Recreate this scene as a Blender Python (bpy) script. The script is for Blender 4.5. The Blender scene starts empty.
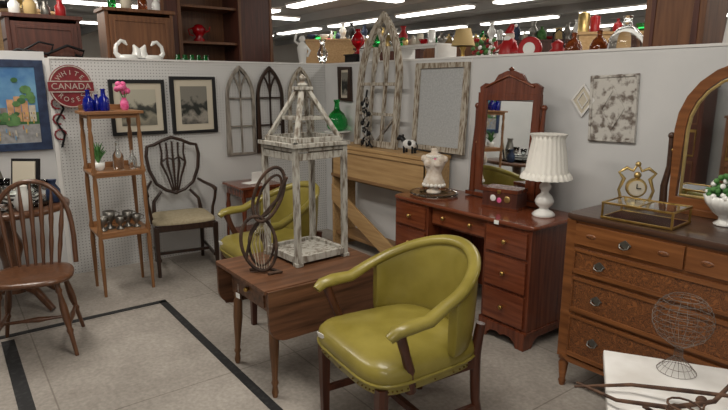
import bpy, bmesh, math, random
from mathutils import Vector as V, Matrix
random.seed(7)
pi=math.pi; sin=math.sin; cos=math.cos
S=bpy.context.scene
# ---------------------------------------------------------------- materials
def mat(name,c1,c2=None,rough=.5,metal=0,scale=6,st=(1,1,1),bump=0,lo=.35,hi=.65,trans=0,ior=1.45,emit=0,detail=6,coat=0,sss=0):
    m=bpy.data.materials.new(name); m.use_nodes=True
    nt=m.node_tree; N=nt.nodes; L=nt.links
    p=N['Principled BSDF']
    p.inputs['Base Color'].default_value=(*c1,1)
    p.inputs['Roughness'].default_value=rough
    p.inputs['Metallic'].default_value=metal
    p.inputs['Transmission Weight'].default_value=trans
    p.inputs['IOR'].default_value=ior
    p.inputs['Coat Weight'].default_value=coat
    if emit:
        p.inputs['Emission Color'].default_value=(*c1,1); p.inputs['Emission Strength'].default_value=emit
    if c2 is not None or bump:
        tc=N.new('ShaderNodeTexCoord'); mp=N.new('ShaderNodeMapping'); mp.inputs['Scale'].default_value=st
        nz=N.new('ShaderNodeTexNoise'); nz.inputs['Scale'].default_value=scale; nz.inputs['Detail'].default_value=detail
        L.new(tc.outputs['Object'],mp.inputs['Vector']); L.new(mp.outputs['Vector'],nz.inputs['Vector'])
        if c2 is not None:
            r=N.new('ShaderNodeValToRGB'); r.color_ramp.elements[0].position=lo; r.color_ramp.elements[1].position=hi
            r.color_ramp.elements[0].color=(*c1,1); r.color_ramp.elements[1].color=(*c2,1)
            L.new(nz.outputs['Fac'],r.inputs['Fac']); L.new(r.outputs['Color'],p.inputs['Base Color'])
        if bump:
            b=N.new('ShaderNodeBump'); b.inputs['Strength'].default_value=bump; b.inputs['Distance'].default_value=.01
            L.new(nz.outputs['Fac'],b.inputs['Height']); L.new(b.outputs['Normal'],p.inputs['Normal'])
    return m
def wood(n,c1,c2,ax='x',rough=.35,sc=5,coat=0,bump=.08):
    st={'x':(.6,9,9),'y':(9,.6,9),'z':(9,9,.6)}[ax]
    return mat(n,c1,c2,rough,0,sc,st,bump,.3,.7,coat=coat)
leather=mat('leather_mustard',(.205,.165,.028),(.285,.235,.050),.34,scale=6,bump=.14,coat=.15,detail=9)
mahog=wood('mahogany_dark',(.045,.014,.008),(.09,.028,.014),'z',.35)
vanw=wood('vanity_mahogany',(.085,.020,.009),(.17,.045,.018),'z',.25,coat=.3)
vanx=wood('vanity_mahogany_top',(.11,.026,.011),(.21,.058,.022),'x',.22,coat=.35)
drw=wood('dresser_walnut',(.125,.043,.013),(.25,.095,.031),'x',.35,coat=.15)
drtop=wood('dresser_top_dark',(.035,.016,.010),(.075,.035,.020),'x',.32,coat=.25)
tabx=wood('table_walnut',(.055,.024,.012),(.19,.085,.042),'y',.42,4,coat=.1)
tabz=wood('table_leg',(.10,.045,.02),(.22,.105,.045),'z',.35)
oak=wood('light_oak',(.38,.225,.095),(.52,.335,.155),'x',.45)
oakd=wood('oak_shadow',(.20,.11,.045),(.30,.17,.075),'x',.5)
shw=wood('shelf_wood',(.17,.075,.03),(.31,.15,.06),'z',.4)
shy=wood('shelf_wood_board',(.19,.08,.03),(.33,.16,.065),'y',.4)
winw=wood('windsor_wood',(.065,.025,.011),(.135,.057,.025),'z',.3,coat=.2)
darkw=wood('dark_wood',(.018,.010,.007),(.045,.022,.014),'z',.3)
redw=wood('cabinet_red_wood',(.055,.018,.012),(.11,.035,.022),'z',.4)
brw=wood('cabinet_brown_wood',(.11,.045,.02),(.21,.09,.038),'z',.4)
chip=mat('chipped_white_paint',(.15,.12,.09),(.42,.405,.36),.85,scale=38,st=(1.3,1.3,.35),bump=.4,lo=.36,hi=.54,detail=9)
wgrey=mat('weathered_grey_wood',(.14,.12,.10),(.33,.30,.26),.85,scale=10,st=(4,4,1),bump=.4)
wtan=mat('weathered_tan_wood',(.17,.12,.075),(.46,.42,.35),.85,scale=16,st=(4,4,.8),bump=.4,lo=.38,hi=.56,detail=9)
tin=mat('distressed_tin',(.16,.13,.11),(.55,.53,.49),.6,scale=22,bump=.5,lo=.38,hi=.52,detail=9)
white=mat('white_paint',(.72,.71,.69),rough=.5)
milk=mat('milk_glass',(.78,.78,.75),rough=.15,coat=.5)
cloth=mat('white_shade_cloth',(.80,.78,.72),rough=.9,bump=.2,scale=60)
lace=mat('lace_plaster',(.58,.48,.38),(.76,.70,.62),.8,scale=30,bump=.3)
beige=mat('beige_seat',(.36,.30,.19),(.44,.38,.26),.85,scale=60)
brass=mat('aged_brass',(.45,.29,.08),(.62,.42,.14),.3,1,scale=20)
nail=mat('dark_brass_nailhead',(.16,.10,.03),rough=.4,metal=.9)
gold=mat('gold_clock',(.46,.33,.12),(.64,.47,.2),.38,.9,scale=25)
iron=mat('black_iron',(.015,.015,.016),rough=.5,metal=.6)
rust=mat('rusty_iron',(.045,.025,.018),(.14,.075,.045),.8,.2,scale=25,bump=.3)
hoopm=mat('hoop_brown',(.030,.018,.013),(.10,.058,.038),.9,scale=18,bump=.5,lo=.42,hi=.66)
wire=mat('wire_grey_rust',(.12,.09,.075),(.26,.22,.19),.6,.5,scale=20)
pewter=mat('pewter',(.22,.21,.19),rough=.4,metal=.9)
glass=mat('clear_glass',(.93,.96,.96),rough=.03,trans=1)
gglass=mat('green_glass',(.02,.42,.08),rough=.03,trans=.85)
bglass=mat('cobalt_glass',(.01,.02,.35),rough=.05,trans=.5)
brglass=mat('amber_glass',(.22,.05,.01),rough=.05,trans=.5)
rglass=mat('red_glass',(.45,.005,.01),rough=.08,trans=.35)
red=mat('red_paint',(.34,.01,.012),rough=.35)
redsign=mat('red_sign_enamel',(.15,.008,.014),(.22,.016,.022),.5,scale=12)
signw=mat('sign_lettering',(.38,.30,.26),(.52,.47,.42),.7,scale=60)
pink=mat('pink_petals',(.65,.06,.22),(.8,.2,.4),.6,scale=40)
leaf=mat('leaf_green',(.03,.12,.025),(.09,.24,.06),.6,scale=30)
blackp=mat('black_paint',(.008,.008,.009),rough=.4)
tape=mat('black_tape',(.010,.010,.011),(.04,.04,.04),.7,scale=30,lo=.5,hi=.8)
creamm=mat('cream_mat_board',(.55,.50,.40),rough=.8)
mirror=mat('mirror_silver',(.86,.88,.87),rough=.02,metal=1)
marble=mat('white_marble',(.60,.58,.55),(.74,.73,.71),.35,scale=7)
paper=mat('paper_tag',(.85,.85,.82),rough=.8)
tan=mat('tan_shade',(.50,.36,.16),rough=.8)
bluef=mat('blue_frame',(.010,.02,.055),(.025,.045,.10),.45,scale=20)
felt=mat('dark_red_felt',(.05,.008,.008),rough=.9)
def filigree():
    # drawer fronts : scrolling carved tracery, contour lines of a distorted noise
    m=bpy.data.materials.new('dresser_filigree'); m.use_nodes=True; nt=m.node_tree; N=nt.nodes; L=nt.links; p=N['Principled BSDF']
    tc=N.new('ShaderNodeTexCoord')
    nz=N.new('ShaderNodeTexNoise'); nz.inputs['Scale'].default_value=26; nz.inputs['Detail'].default_value=2; nz.inputs['Distortion'].default_value=1.6
    L.new(tc.outputs['Object'],nz.inputs['Vector'])
    r=N.new('ShaderNodeValToRGB'); e=r.color_ramp.elements
    A=(.24,.088,.028,1); Dk=(.055,.020,.009,1)
    e[0].position=.36; e[0].color=A; e[1].position=.64; e[1].color=A
    for q,c in((.41,Dk),(.45,A),(.50,Dk),(.54,A),(.59,Dk)):
        k=e.new(q); k.color=c
    L.new(nz.outputs['Fac'],r.inputs[0]); L.new(r.outputs[0],p.inputs['Base Color'])
    b=N.new('ShaderNodeBump'); b.inputs['Strength'].default_value=.35; b.inputs['Distance'].default_value=.004
    L.new(r.outputs[0],b.inputs['Height']); L.new(b.outputs['Normal'],p.inputs['Normal'])
    p.inputs['Roughness'].default_value=.38; p.inputs['Coat Weight'].default_value=.1
    return m
burl=filigree()

def floor_mat():
    m=bpy.data.materials.new('concrete_floor'); m.use_nodes=True; nt=m.node_tree; N=nt.nodes; L=nt.links; p=N['Principled BSDF']
    tc=N.new('ShaderNodeTexCoord')
    n1=N.new('ShaderNodeTexNoise'); n1.inputs['Scale'].default_value=1.6; n1.inputs['Detail'].default_value=10; n1.inputs['Roughness'].default_value=.7
    r=N.new('ShaderNodeValToRGB'); e=r.color_ramp.elements
    e[0].position=.3; e[0].color=(.215,.190,.165,1); e[1].position=.68; e[1].color=(.40,.365,.325,1)
    L.new(tc.outputs['Object'],n1.inputs['Vector']); L.new(n1.outputs['Fac'],r.inputs['Fac'])
    n2=N.new('ShaderNodeTexNoise'); n2.inputs['Scale'].default_value=45; n2.inputs['Detail'].default_value=4
    L.new(tc.outputs['Object'],n2.inputs['Vector'])
    mx=N.new('ShaderNodeMix'); mx.data_type='RGBA'; mx.blend_type='OVERLAY'; mx.inputs[0].default_value=.4
    L.new(r.outputs['Color'],mx.inputs[6]); L.new(n2.outputs['Fac'],mx.inputs[7])
    br=N.new('ShaderNodeTexBrick'); br.offset=0; br.inputs['Scale'].default_value=1; br.inputs['Brick Width'].default_value=1.22; br.inputs['Row Height'].default_value=1.22
    br.inputs['Mortar Size'].default_value=.004; br.inputs['Color1'].default_value=(1,1,1,1); br.inputs['Color2'].default_value=(.95,.95,.95,1); br.inputs['Mortar'].default_value=(.62,.60,.58,1)
    mp=N.new('ShaderNodeMapping'); mp.inputs['Location'].default_value=(.25,.52,0)
    L.new(tc.outputs['Object'],mp.inputs['Vector']); L.new(mp.outputs['Vector'],br.inputs['Vector'])
    m2=N.new('ShaderNodeMix'); m2.data_type='RGBA'; m2.blend_type='MULTIPLY'; m2.inputs[0].default_value=1
    L.new(mx.outputs[2],m2.inputs[6]); L.new(br.outputs['Color'],m2.inputs[7]); L.new(m2.outputs[2],p.inputs['Base Color'])
    p.inputs['Roughness'].default_value=.65
    b=N.new('ShaderNodeBump'); b.inputs['Strength'].default_value=.12; L.new(n2.outputs['Fac'],b.inputs['Height']); L.new(b.outputs['Normal'],p.inputs['Normal'])
    return m
def peg_mat():
    m=bpy.data.materials.new('pegboard_white'); m.use_nodes=True; nt=m.node_tree; N=nt.nodes; L=nt.links; p=N['Principled BSDF']
    tc=N.new('ShaderNodeTexCoord'); sc=N.new('ShaderNodeVectorMath'); sc.operation='SCALE'; sc.inputs[3].default_value=1/.0254
    fr=N.new('ShaderNodeVectorMath'); fr.operation='FRACTION'; sb=N.new('ShaderNodeVectorMath'); sb.operation='SUBTRACT'; sb.inputs[1].default_value=(.5,.5,.5)
    ml=N.new('ShaderNodeVectorMath'); ml.operation='MULTIPLY'; ml.inputs[1].default_value=(0,1,1)
    ln=N.new('ShaderNodeVectorMath'); ln.operation='LENGTH'; lt=N.new('ShaderNodeMath'); lt.operation='LESS_THAN'; lt.inputs[1].default_value=.15
    L.new(tc.outputs['Object'],sc.inputs[0]); L.new(sc.outputs[0],fr.inputs[0]); L.new(fr.outputs[0],sb.inputs[0]); L.new(sb.outputs[0],ml.inputs[0]); L.new(ml.outputs[0],ln.inputs[0]); L.new(ln.outputs['Value'],lt.inputs[0])
    mx=N.new('ShaderNodeMix'); mx.data_type='RGBA'; mx.inputs[6].default_value=(.62,.62,.61,1); mx.inputs[7].default_value=(.14,.14,.14,1)
    L.new(lt.outputs[0],mx.inputs[0]); L.new(mx.outputs[2],p.inputs['Base Color']); p.inputs['Roughness'].default_value=.6
    return m
def scene_mat(name,sky,land,bright,sc=10):
    m=bpy.data.materials.new(name); m.use_nodes=True; nt=m.node_tree; N=nt.nodes; L=nt.links; p=N['Principled BSDF']
    tc=N.new('ShaderNodeTexCoord'); sx=N.new('ShaderNodeSeparateXYZ'); L.new(tc.outputs['Generated'],sx.inputs[0])
    nz=N.new('ShaderNodeTexNoise'); nz.inputs['Scale'].default_value=sc; nz.inputs['Detail'].default_value=8; L.new(tc.outputs['Object'],nz.inputs['Vector'])
    ad=N.new('ShaderNodeMath'); ad.operation='MULTIPLY_ADD'; ad.inputs[1].default_value=.7; L.new(nz.outputs['Fac'],ad.inputs[0]); L.new(sx.outputs['Z'],ad.inputs[2])
    r=N.new('ShaderNodeValToRGB'); e=r.color_ramp.elements; e[0].position=.25; e[0].color=(*land,1); e[1].position=1.1; e[1].color=(*sky,1)
    a=e.new(.55); a.color=(*bright,1); a=e.new(.72); a.color=(land[0]*.5,land[1]*.6,land[2]*.5,1); a=e.new(.88); a.color=(*land,1)
    L.new(ad.outputs[0],r.inputs[0]); L.new(r.outputs[0],p.inputs['Base Color']); p.inputs['Roughness'].default_value=.3
    return m
pic1=scene_mat('print_harbour',(.42,.40,.32),(.05,.05,.045),(.28,.26,.2),14)
pic2=scene_mat('print_landscape',(.20,.19,.16),(.03,.032,.03),(.30,.28,.24),18)
town=mat('painting_sky',(.05,.16,.36),(.16,.34,.50),.4,scale=6)

# ---------------------------------------------------------------- builder
class B:
    def __init__(s): s.bm=bmesh.new(); s.mats=[]; s.M=Matrix()
    def add(s,vs,fs,m,sm=False):
        if m not in s.mats: s.mats.append(m)
        k=s.mats.index(m)
        bv=[s.bm.verts.new(s.M@V(v)) for v in vs]
        for f in fs:
            try: q=s.bm.faces.new([bv[i] for i in f])
            except ValueError: continue
            q.material_index=k; q.smooth=sm
    def box(s,c,d,m,r=(0,0,0)):
        R=Matrix.Rotation(r[2],3,'Z')@Matrix.Rotation(r[1],3,'Y')@Matrix.Rotation(r[0],3,'X')
        vs=[V(c)+R@V((x*d[0]/2,y*d[1]/2,z*d[2]/2)) for x in(-1,1) for y in(-1,1) for z in(-1,1)]
        s.add(vs,[(0,1,3,2),(4,6,7,5),(0,4,5,1),(2,3,7,6),(0,2,6,4),(1,5,7,3)],m)
    def bx(s,x0,x1,y0,y1,z0,z1,m): s.box(((x0+x1)/2,(y0+y1)/2,(z0+z1)/2),(x1-x0,y1-y0,z1-z0),m)
    def leg(s,p0,p1,a,b,m):
        a=(a,a) if not isinstance(a,tuple) else a; b=(b,b) if not isinstance(b,tuple) else b
        vs=[V(p0)+V((x*a[0]/2,y*a[1]/2,0)) for x,y in((-1,-1),(1,-1),(1,1),(-1,1))]+[V(p1)+V((x*b[0]/2,y*b[1]/2,0)) for x,y in((-1,-1),(1,-1),(1,1),(-1,1))]
        s.add(vs,[(3,2,1,0),(4,5,6,7)]+[(i,(i+1)%4,4+(i+1)%4,4+i) for i in range(4)],m)
    def tube(s,pts,r,m,n=8,closed=False,sy=1.0):
        pts=[V(p) for p in pts]; k=len(pts)
        rs=r if isinstance(r,(list,tuple)) else [r]*k
        vs=[]; ref=None
        for i,p in enumerate(pts):
            a=pts[(i-1)%k] if (i>0 or closed) else p; b=pts[(i+1)%k] if (i<k-1 or closed) else p
            t=(b-a).normalized()
            if ref is None:
                ref=V((0,0,1)) if abs(t.z)<.8 else V((1,0,0))
            n1=t.cross(ref)
            if n1.length<1e-4: n1=t.orthogonal()
            n1.normalize(); n2=n1.cross(t).normalized(); ref=n2
            for j in range(n):
                q=2*pi*j/n; vs.append(p+n1*cos(q)*rs[i]+n2*sin(q)*rs[i]*sy)
        fs=[]
        for i in range(k if closed else k-1):
            for j in range(n):
                a=i*n+j; b=i*n+(j+1)%n; i2=(i+1)%k
                fs.append((a,b,i2*n+(j+1)%n,i2*n+j))
        s.add(vs,fs,m,True)
        if not closed:
            s.add(vs[:n],[tuple(range(n))[::-1]],m); s.add(vs[-n:],[tuple(range(n))],m)
    def cyl(s,p0,p1,r,m,r1=None,n=10): s.tube([p0,p1],[r,r if r1 is None else r1],m,n)
    def turned(s,p0,p1,prof,m,n=10):
        p0=V(p0);p1=V(p1); s.tube([p0.lerp(p1,t) for t,_ in prof],[r for _,r in prof],m,n)
    def lathe(s,prof,m,c=(0,0,0),n=20,fl=0,k=12,sx=1,sy=1):
        vs=[];c=V(c)
        for r,z in prof:
            for j in range(n):
                q=2*pi*j/n; rr=r*(1+fl*cos(k*q)); vs.append(c+V((rr*cos(q)*sx,rr*sin(q)*sy,z)))
        fs=[]
        for i in range(len(prof)-1):
            for j in range(n): fs.append((i*n+j,i*n+(j+1)%n,(i+1)*n+(j+1)%n,(i+1)*n+j))
        s.add(vs,fs,m,True)
        if prof[0][0]>1e-4: s.add(vs[:n],[tuple(range(n))[::-1]],m)
        if prof[-1][0]>1e-4: s.add(vs[-n:],[tuple(range(n))],m)
    def ball(s,c,r,m,n=12,sx=1,sy=1,sz=1):
        s.lathe([(max(r*sin(pi*i/8),1e-5),-r*cos(pi*i/8)*sz) for i in range(9)],m,c,n,sx=sx,sy=sy)
    def pad(s,c,hx,hy,prof,m,e=4,taper=0,n=32):
        vs=[];c=V(c)
        for sc,z in prof:
            for j in range(n):
                q=2*pi*j/n; cx=cos(q);sy=sin(q)
                x=abs(cx)**(2/e)*(1 if cx>0 else -1); y=abs(sy)**(2/e)*(1 if sy>0 else -1)
                vs.append(c+V((x*hx*sc*(1-taper*y),y*hy*sc,z)))
        fs=[]
        for i in range(len(prof)-1):
            for j in range(n): fs.append((i*n+j,i*n+(j+1)%n,(i+1)*n+(j+1)%n,(i+1)*n+j))
        s.add(vs,fs,m,True)
        s.add(vs[:n],[tuple(range(n))[::-1]],m); s.add(vs[-n:],[tuple(range(n))],m)
    def bar(s,pts,w,t,m,nrm,closed=False):
        pts=[V(p) for p in pts];nrm=V(nrm).normalized();k=len(pts);vs=[]
        for i,p in enumerate(pts):
            a=pts[(i-1)%k] if (i>0 or closed) else p; b=pts[(i+1)%k] if (i<k-1 or closed) else p
            tt=(b-a).normalized(); sd=nrm.cross(tt).normalized()
            ww=w
            if (i>0 or closed) and (i<k-1 or closed):
                c=(p-a).normalized().dot(tt); ww=w/max(c,.5)
            for x,y in((-1,-1),(1,-1),(1,1),(-1,1)): vs.append(p+sd*x*ww/2+nrm*y*t/2)
        fs=[]
        for i in range(k if closed else k-1):
            i2=(i+1)%k
            for j in range(4): fs.append((i*4+j,i*4+(j+1)%4,i2*4+(j+1)%4,i2*4+j))
        if not closed: fs+=[(3,2,1,0),tuple(4*(k-1)+j for j in range(4))]
        s.add(vs,fs,m)
    def prism(s,poly,t,m,o=(0,0,0),ux=(1,0,0),uy=(0,0,1)):
        ux=V(ux);uy=V(uy);o=V(o);nn=ux.cross(uy).normalized()*t
        k=len(poly); vs=[o+ux*x+uy*y for x,y in poly]; vs+=[v+nn for v in vs]
        s.add(vs,[tuple(range(k))[::-1],tuple(range(k,2*k))]+[(i,(i+1)%k,k+(i+1)%k,k+i) for i in range(k)],m)
    def surf(s,fn,nu,nv,m):
        vs=[];
        for sd in(0,1):
            for i in range(nu+1):
                for j in range(nv+1): vs.append(fn(i/nu,j/nv,sd))
        W=nv+1;O=(nu+1)*W;fs=[]
        for i in range(nu):
            for j in range(nv):
                a=i*W+j; fs.append((a,a+1,a+W+1,a+W)); fs.append((O+a,O+a+W,O+a+W+1,O+a+1))
        for i in range(nu):
            for j in(0,nv):
                a=i*W+j; fs.append((a,a+W,O+a+W,O+a))
        for j in range(nv):
            for i in(0,nu):
                a=i*W+j; fs.append((a,a+1,O+a+1,O+a))
        s.add(vs,fs,m,True)
    def done(s,name,loc=(0,0,0),rz=0,bev=.003,rx=0,ry=0,sc=1):
        bmesh.ops.recalc_face_normals(s.bm,faces=s.bm.faces)
        me=bpy.data.meshes.new(name); s.bm.to_mesh(me); s.bm.free()
        for m in s.mats: me.materials.append(m)
        o=bpy.data.objects.new(name,me); S.collection.objects.link(o)
        o.location=loc; o.rotation_euler=(rx,ry,rz); o.scale=(sc,)*3
        if bev:
            md=o.modifiers.new('bevel','BEVEL'); md.width=bev; md.segments=2; md.limit_method='ANGLE'; md.angle_limit=math.radians(62)
        return o
def arch(w,H,n=10):
    R=(w*w+H*H)/(2*w); cx=-w+R; a=math.atan2(H,-cx)
    L=[(cx+R*cos(pi+(a-pi)*i/n),R*sin(pi+(a-pi)*i/n)) for i in range(n+1)]
    return L+[(-x,y) for x,y in L[-2::-1]]
def circ(n,rx,ry,cx=0,cy=0): return [(cx+rx*cos(2*pi*i/n),cy+ry*sin(2*pi*i/n)) for i in range(n)]
def tag(b,p,rx=.2,rz=0,w=.035): b.box(p,(w,.002,w*.7),paper,(rx,0,rz))

# ---------------------------------------------------------------- room
WX=-.12; HT=1.74
b=B(); b.bx(-18,9,-9,16,-.1,0,floor_mat()); b.done('floor',bev=0)
peg=peg_mat(); wallm=mat('wall_white_panel',(.58,.585,.585),(.65,.65,.645),.6,scale=2)
b=B(); b.bx(WX-.05,WX,-2.52,.05,0,HT,peg); b.bx(WX-.055,WX+.012,-2.55,-2.52,0,HT+.005,white); b.bx(WX-.06,WX+.008,-2.52,.05,HT,HT+.015,white); b.done('wall_left',bev=0)
b=B(); b.bx(WX-.05,WX,-6,-2.55,0,HT+.05,wallm); b.done('wall_left_2',bev=0)
b=B(); b.bx(WX,7,0,.05,0,HT,wallm); b.bx(WX,7,-.006,.056,HT,HT+.015,white)
for x in (1.9,): b.bx(x,x+.006,-.004,0,0,HT,white)
b.done('wall_right',bev=0)
b=B(); b.bx(WX,8,-6.6,-6.55,0,HT+.2,wallm); b.done('wall_opposite',bev=0)
ceilm=mat('ceiling_grey',(.30,.30,.30),(.38,.38,.37),.9,scale=.6)
b=B(); b.bx(-18,9,-9,16,3.4,3.5,ceilm)
for i in range(12): b.bx(-18,9,-7+i*2,-6.9+i*2,3.2,3.4,ceilm)
b.done('ceiling',bev=0)
farm=mat('far_wall_beige',(.42,.38,.33),(.5,.47,.43),.8,scale=.4)
b=B(); b.bx(-18.1,-18,-9,16,0,3.4,farm); b.done('wall_far_left',bev=0)
b=B(); b.bx(-18,9,16,16.1,0,3.4,farm); b.done('wall_far_right',bev=0)
tube_e=mat('fluorescent_tube',(1,.97,.90),emit=5)
b=B()
for yy in(3,6,9,12):
    for xx in range(-15,8,3):
        b.bx(xx,xx+2.3,yy-.12,yy+.12,3.12,3.16,tube_e); b.bx(xx-.02,xx+2.32,yy-.15,yy+.15,3.16,3.2,white)
for xx in(-4,-8,-12):
    for yy in range(-7,3,3):
        b.bx(xx-.12,xx+.12,yy,yy+2.3,3.12,3.16,tube_e); b.bx(xx-.15,xx+.15,yy-.02,yy+2.32,3.16,3.2,white)
b.done('fluorescent_ceiling_fixtures',bev=0)
b=B()
def strip(x0,x1,y0,y1): b.bx(x0,x1,y0,y1,0,.0025,tape)
strip(.92,3.2,-2.14,-2.09); strip(.90,.95,-3.2,-2.09); strip(1.0,2.4,-3.12,-3.05)
b.done('floor_tape_marking',bev=0)

# ---------------------------------------------------------------- leather armchair
def armchair(loc,rz):
    b=B()
    for x in(-1,1):
        b.leg((x*.235,-.25,0),(x*.245,-.245,.40),.03,.045,mahog)
        b.tube([(x*.235,.30,0),(x*.235,.25,.2),(x*.24,.235,.42),(x*.25,.25,.56)],[.018,.021,.024,.02],mahog,8)
        b.box((x*.237,.01,.16),(.022,.50,.03),mahog)
        b.tube([(x*.262,-.12,.36),(x*.275,-.135,.46),(x*.292,-.17,.55),(x*.30,-.20,.635)],[.024,.022,.020,.023],mahog,8)
    b.box((0,.0,.16),(.47,.025,.03),mahog)
    b.box((0,-.245,.385),(.47,.03,.05),mahog); b.box((0,.235,.385),(.45,.03,.05),mahog)
    for x in(-1,1): b.box((x*.24,0,.385),(.03,.47,.05),mahog)
    b.pad((0,-.01,.37),.278,.283,[(.96,0),(1,.008),(1,.05),(.98,.06)],leather,4.5,.06)
    b.pad((0,-.01,.40),.285,.29,[(.95,0),(1.0,.012),(1.015,.045),(.995,.072),(.94,.090),(.80,.104),(.5,.116),(.2,.12)],leather,4.5,.06)
    b.pad((0,-.01,.412),.289,.294,[(1,0),(1.014,.004),(1.014,.009),(1,.013)],leather,4.5,.06)
    for i in range(64):
        q=2*pi*i/64; e=4.5; x=abs(cos(q))**(2/e)*(1 if cos(q)>0 else -1); y=abs(sin(q))**(2/e)*(1 if sin(q)>0 else -1)
        b.ball((x*.279*(1-.06*y),-.01+y*.284,.390),.004,nail,6)
    def top(th):
        h=max(.5+.5*cos(th*1.2),0); return .652+.19*h**1.25
    def fn(u,v,sd):
        th=(u-.5)*2*math.radians(82)
        z=.475+(top(th)-.475)*v
        rx=.295;ry=.27; lean=.10*(z-.45)*cos(th)
        t=.024*(1-.35*(abs(2*v-1))**4)*(1 if sd else -1)
        x=(rx+t)*sin(th); y=.02+(ry+t)*cos(th)+lean
        return (x,y,z+.01*(1-abs(2*sd-1)))
    b.surf(fn,28,8,leather)
    pts=[];rs=[]
    for i in range(33):
        th=(i/32-.5)*2*math.radians(90); z=top(th)
        pts.append((.297*sin(th),.02+.27*cos(th)+.10*(z-.45)*cos(th),z)); rs.append(.029)
    fr=[(.305,-.07,.660),(.308,-.16,.658),(.306,-.22,.650),(.302,-.25,.628)]
    L=[(-x,y,z) for x,y,z in fr][::-1]
    pts=L+pts+fr; rs=[.024,.032,.035,.032]+rs+[.032,.035,.032,.024]
    b.tube(pts,rs,leather,10,sy=.8)
    b.box((-.16,-.302,.47),(.045,.003,.03),paper,(.3,0,.2))
    return b.done('leather_armchair',loc,rz,.002)
armchair((3.13,-1.745,0),math.radians(-6))
armchair((1.46,-1.50,0),math.radians(-2))

# ---------------------------------------------------------------- drop leaf table
b=B(); T=.60
b.bx(-.29,.29,-.37,.37,T-.02,T,tabx)
b.bx(-.22,.22,-.31,-.29,T-.15,T-.02,tabx); b.bx(-.22,.22,.29,.31,T-.15,T-.02,tabx)
for x in(-1,1): b.bx(x*.21-.01,x*.21+.01,-.30,.30,T-.15,T-.02,tabx)
b.bx(-.17,.17,-.318,-.308,T-.135,T-.035,tabx); b.ball((0,-.33,T-.085),.014,brass)
for x in(-1,1):
    w=.36;h=.26;r=.09
    poly=[(-w,0),(w,0)]+[(w-r+r*cos(a),-h+r-r*sin(a)) for a in [i*pi/12 for i in range(7)]]+[(-w+r-r*sin(a),-h+r-r*cos(a)) for a in [i*pi/12 for i in range(7)]]
    b.prism(poly,.018,tabx,(x*.30-.009*(1),0,T-.004),(0,1,0),(0,0,1))
for x in(-1,1):
    for y in(-1,1):
        b.leg((x*.205,y*.285,T-.17),(x*.205,y*.285,T-.02),.045,.05,tabz)
        b.turned((x*.205,y*.285,T-.17),(x*.225,y*.30,0.0),[(0,.018),(.04,.026),(.08,.018),(.12,.024),(.35,.026),(.6,.019),(.78,.014),(.82,.02),(.86,.013),(.94,.018),(1,.012)],tabz,10)
b.cyl((-.1,-.33,T-.085),(-.1,-.33,T-.13),.001,paper); tag(b,(-.1,-.333,T-.15),0,.1,.04)
b.done('drop_leaf_table',(2.33,-1.765,0),0,.003)

# ---------------------------------------------------------------- lantern
b=B(); w=.16;h=.64
for x in(-1,1):
    for y in(-1,1):
        b.box((x*w,y*w,h/2+.01),(.03,.03,h),chip)
        b.box((x*w,y*w,.010),(.042,.042,.02),chip)
for z in(.035,.60):
    for x in(-1,1): b.box((x*w,0,z),(.024,2*w,.038),chip); b.box((0,x*w,z),(2*w,.024,.038),chip)
b.box((0,0,.03),(2*w,2*w,.014),chip)
for k in range(4):
    d=[(1,0),(0,1),(-1,0),(0,-1)][k]
    b.bar([(d[0]*.165+d[1]*-.185,d[1]*.165+d[0]*-.185,h+.02),(d[0]*.165+d[1]*.185,d[1]*.165+d[0]*.185,h+.02)],.022,.045,chip,(d[0],d[1],0))
b.box((0,0,h-.005),(.345,.345,.016),chip)
for a in range(4):
    an=a*pi/2; d=V((cos(an),sin(an),0)); s2=V((-sin(an),cos(an),0))
    for k in(-1,1):
        p0=d*.15+s2*k*.15+V((0,0,h+.03)); p1=d*.02+s2*k*.018+V((0,0,h+.31))
        b.bar([p0,p1],.026,.018,chip,(d+V((0,0,.5))))
    b.bar([d*.085+s2*-.085+V((0,0,h+.155)),d*.085+s2*.085+V((0,0,h+.155))],.02,.014,chip,d)
    b.bar([d*.15+s2*-.155+V((0,0,h+.045)),d*.15+s2*.155+V((0,0,h+.045))],.026,.016,chip,d)
b.box((0,0,h+.315),(.085,.085,.018),chip); b.lathe([(.02,0),(.03,.012),(.012,.03),(.022,.05),(.001,.07)],chip,(0,0,h+.322),12)
b.done('wooden_lantern',(2.235,-1.675,T+.001),math.radians(3),.002,sc=.97)

# figure-eight hoops
b=B()
def loop(cx,cz,rx,rz,tilt,r,m,y=0):
    pts=[]
    for i in range(32):
        q=2*pi*i/32; x=rx*cos(q);z=rz*sin(q); pts.append((cx+x*cos(tilt)-z*sin(tilt),y+.008*sin(q*2),cz+x*sin(tilt)+z*cos(tilt)))
    b.tube(pts,r,m,8,True)
loop(-.015,.150,.085,.138,.12,.0085,hoopm); loop(-.005,.148,.062,.115,-.10,.0065,hoopm,.02)
loop(.040,.395,.064,.140,-.38,.0085,hoopm); loop(.04,.385,.042,.112,-.45,.0065,hoopm,.014)
b.tube([(-.08,0,.08),(-.05,.012,.20),(.01,.014,.29),(.09,.008,.38),(.13,.0,.48)],.008,hoopm,8)
for k in range(6): b.tube([(-.03+.012*k,.01,.02),(-.05+.018*k,.015,.15),(-.01+.004*k,.01,.26)],.0025,wtan,5)
b.tube([(-.07,.02,.010),(.02,.05,.008),(.09,.0,.008),(.03,-.03,.008)],.008,hoopm,8)
b.done('figure_eight_hoop_ornament',(2.38,-2.02,T+.001),math.radians(53),0,sc=1.04)

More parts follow.
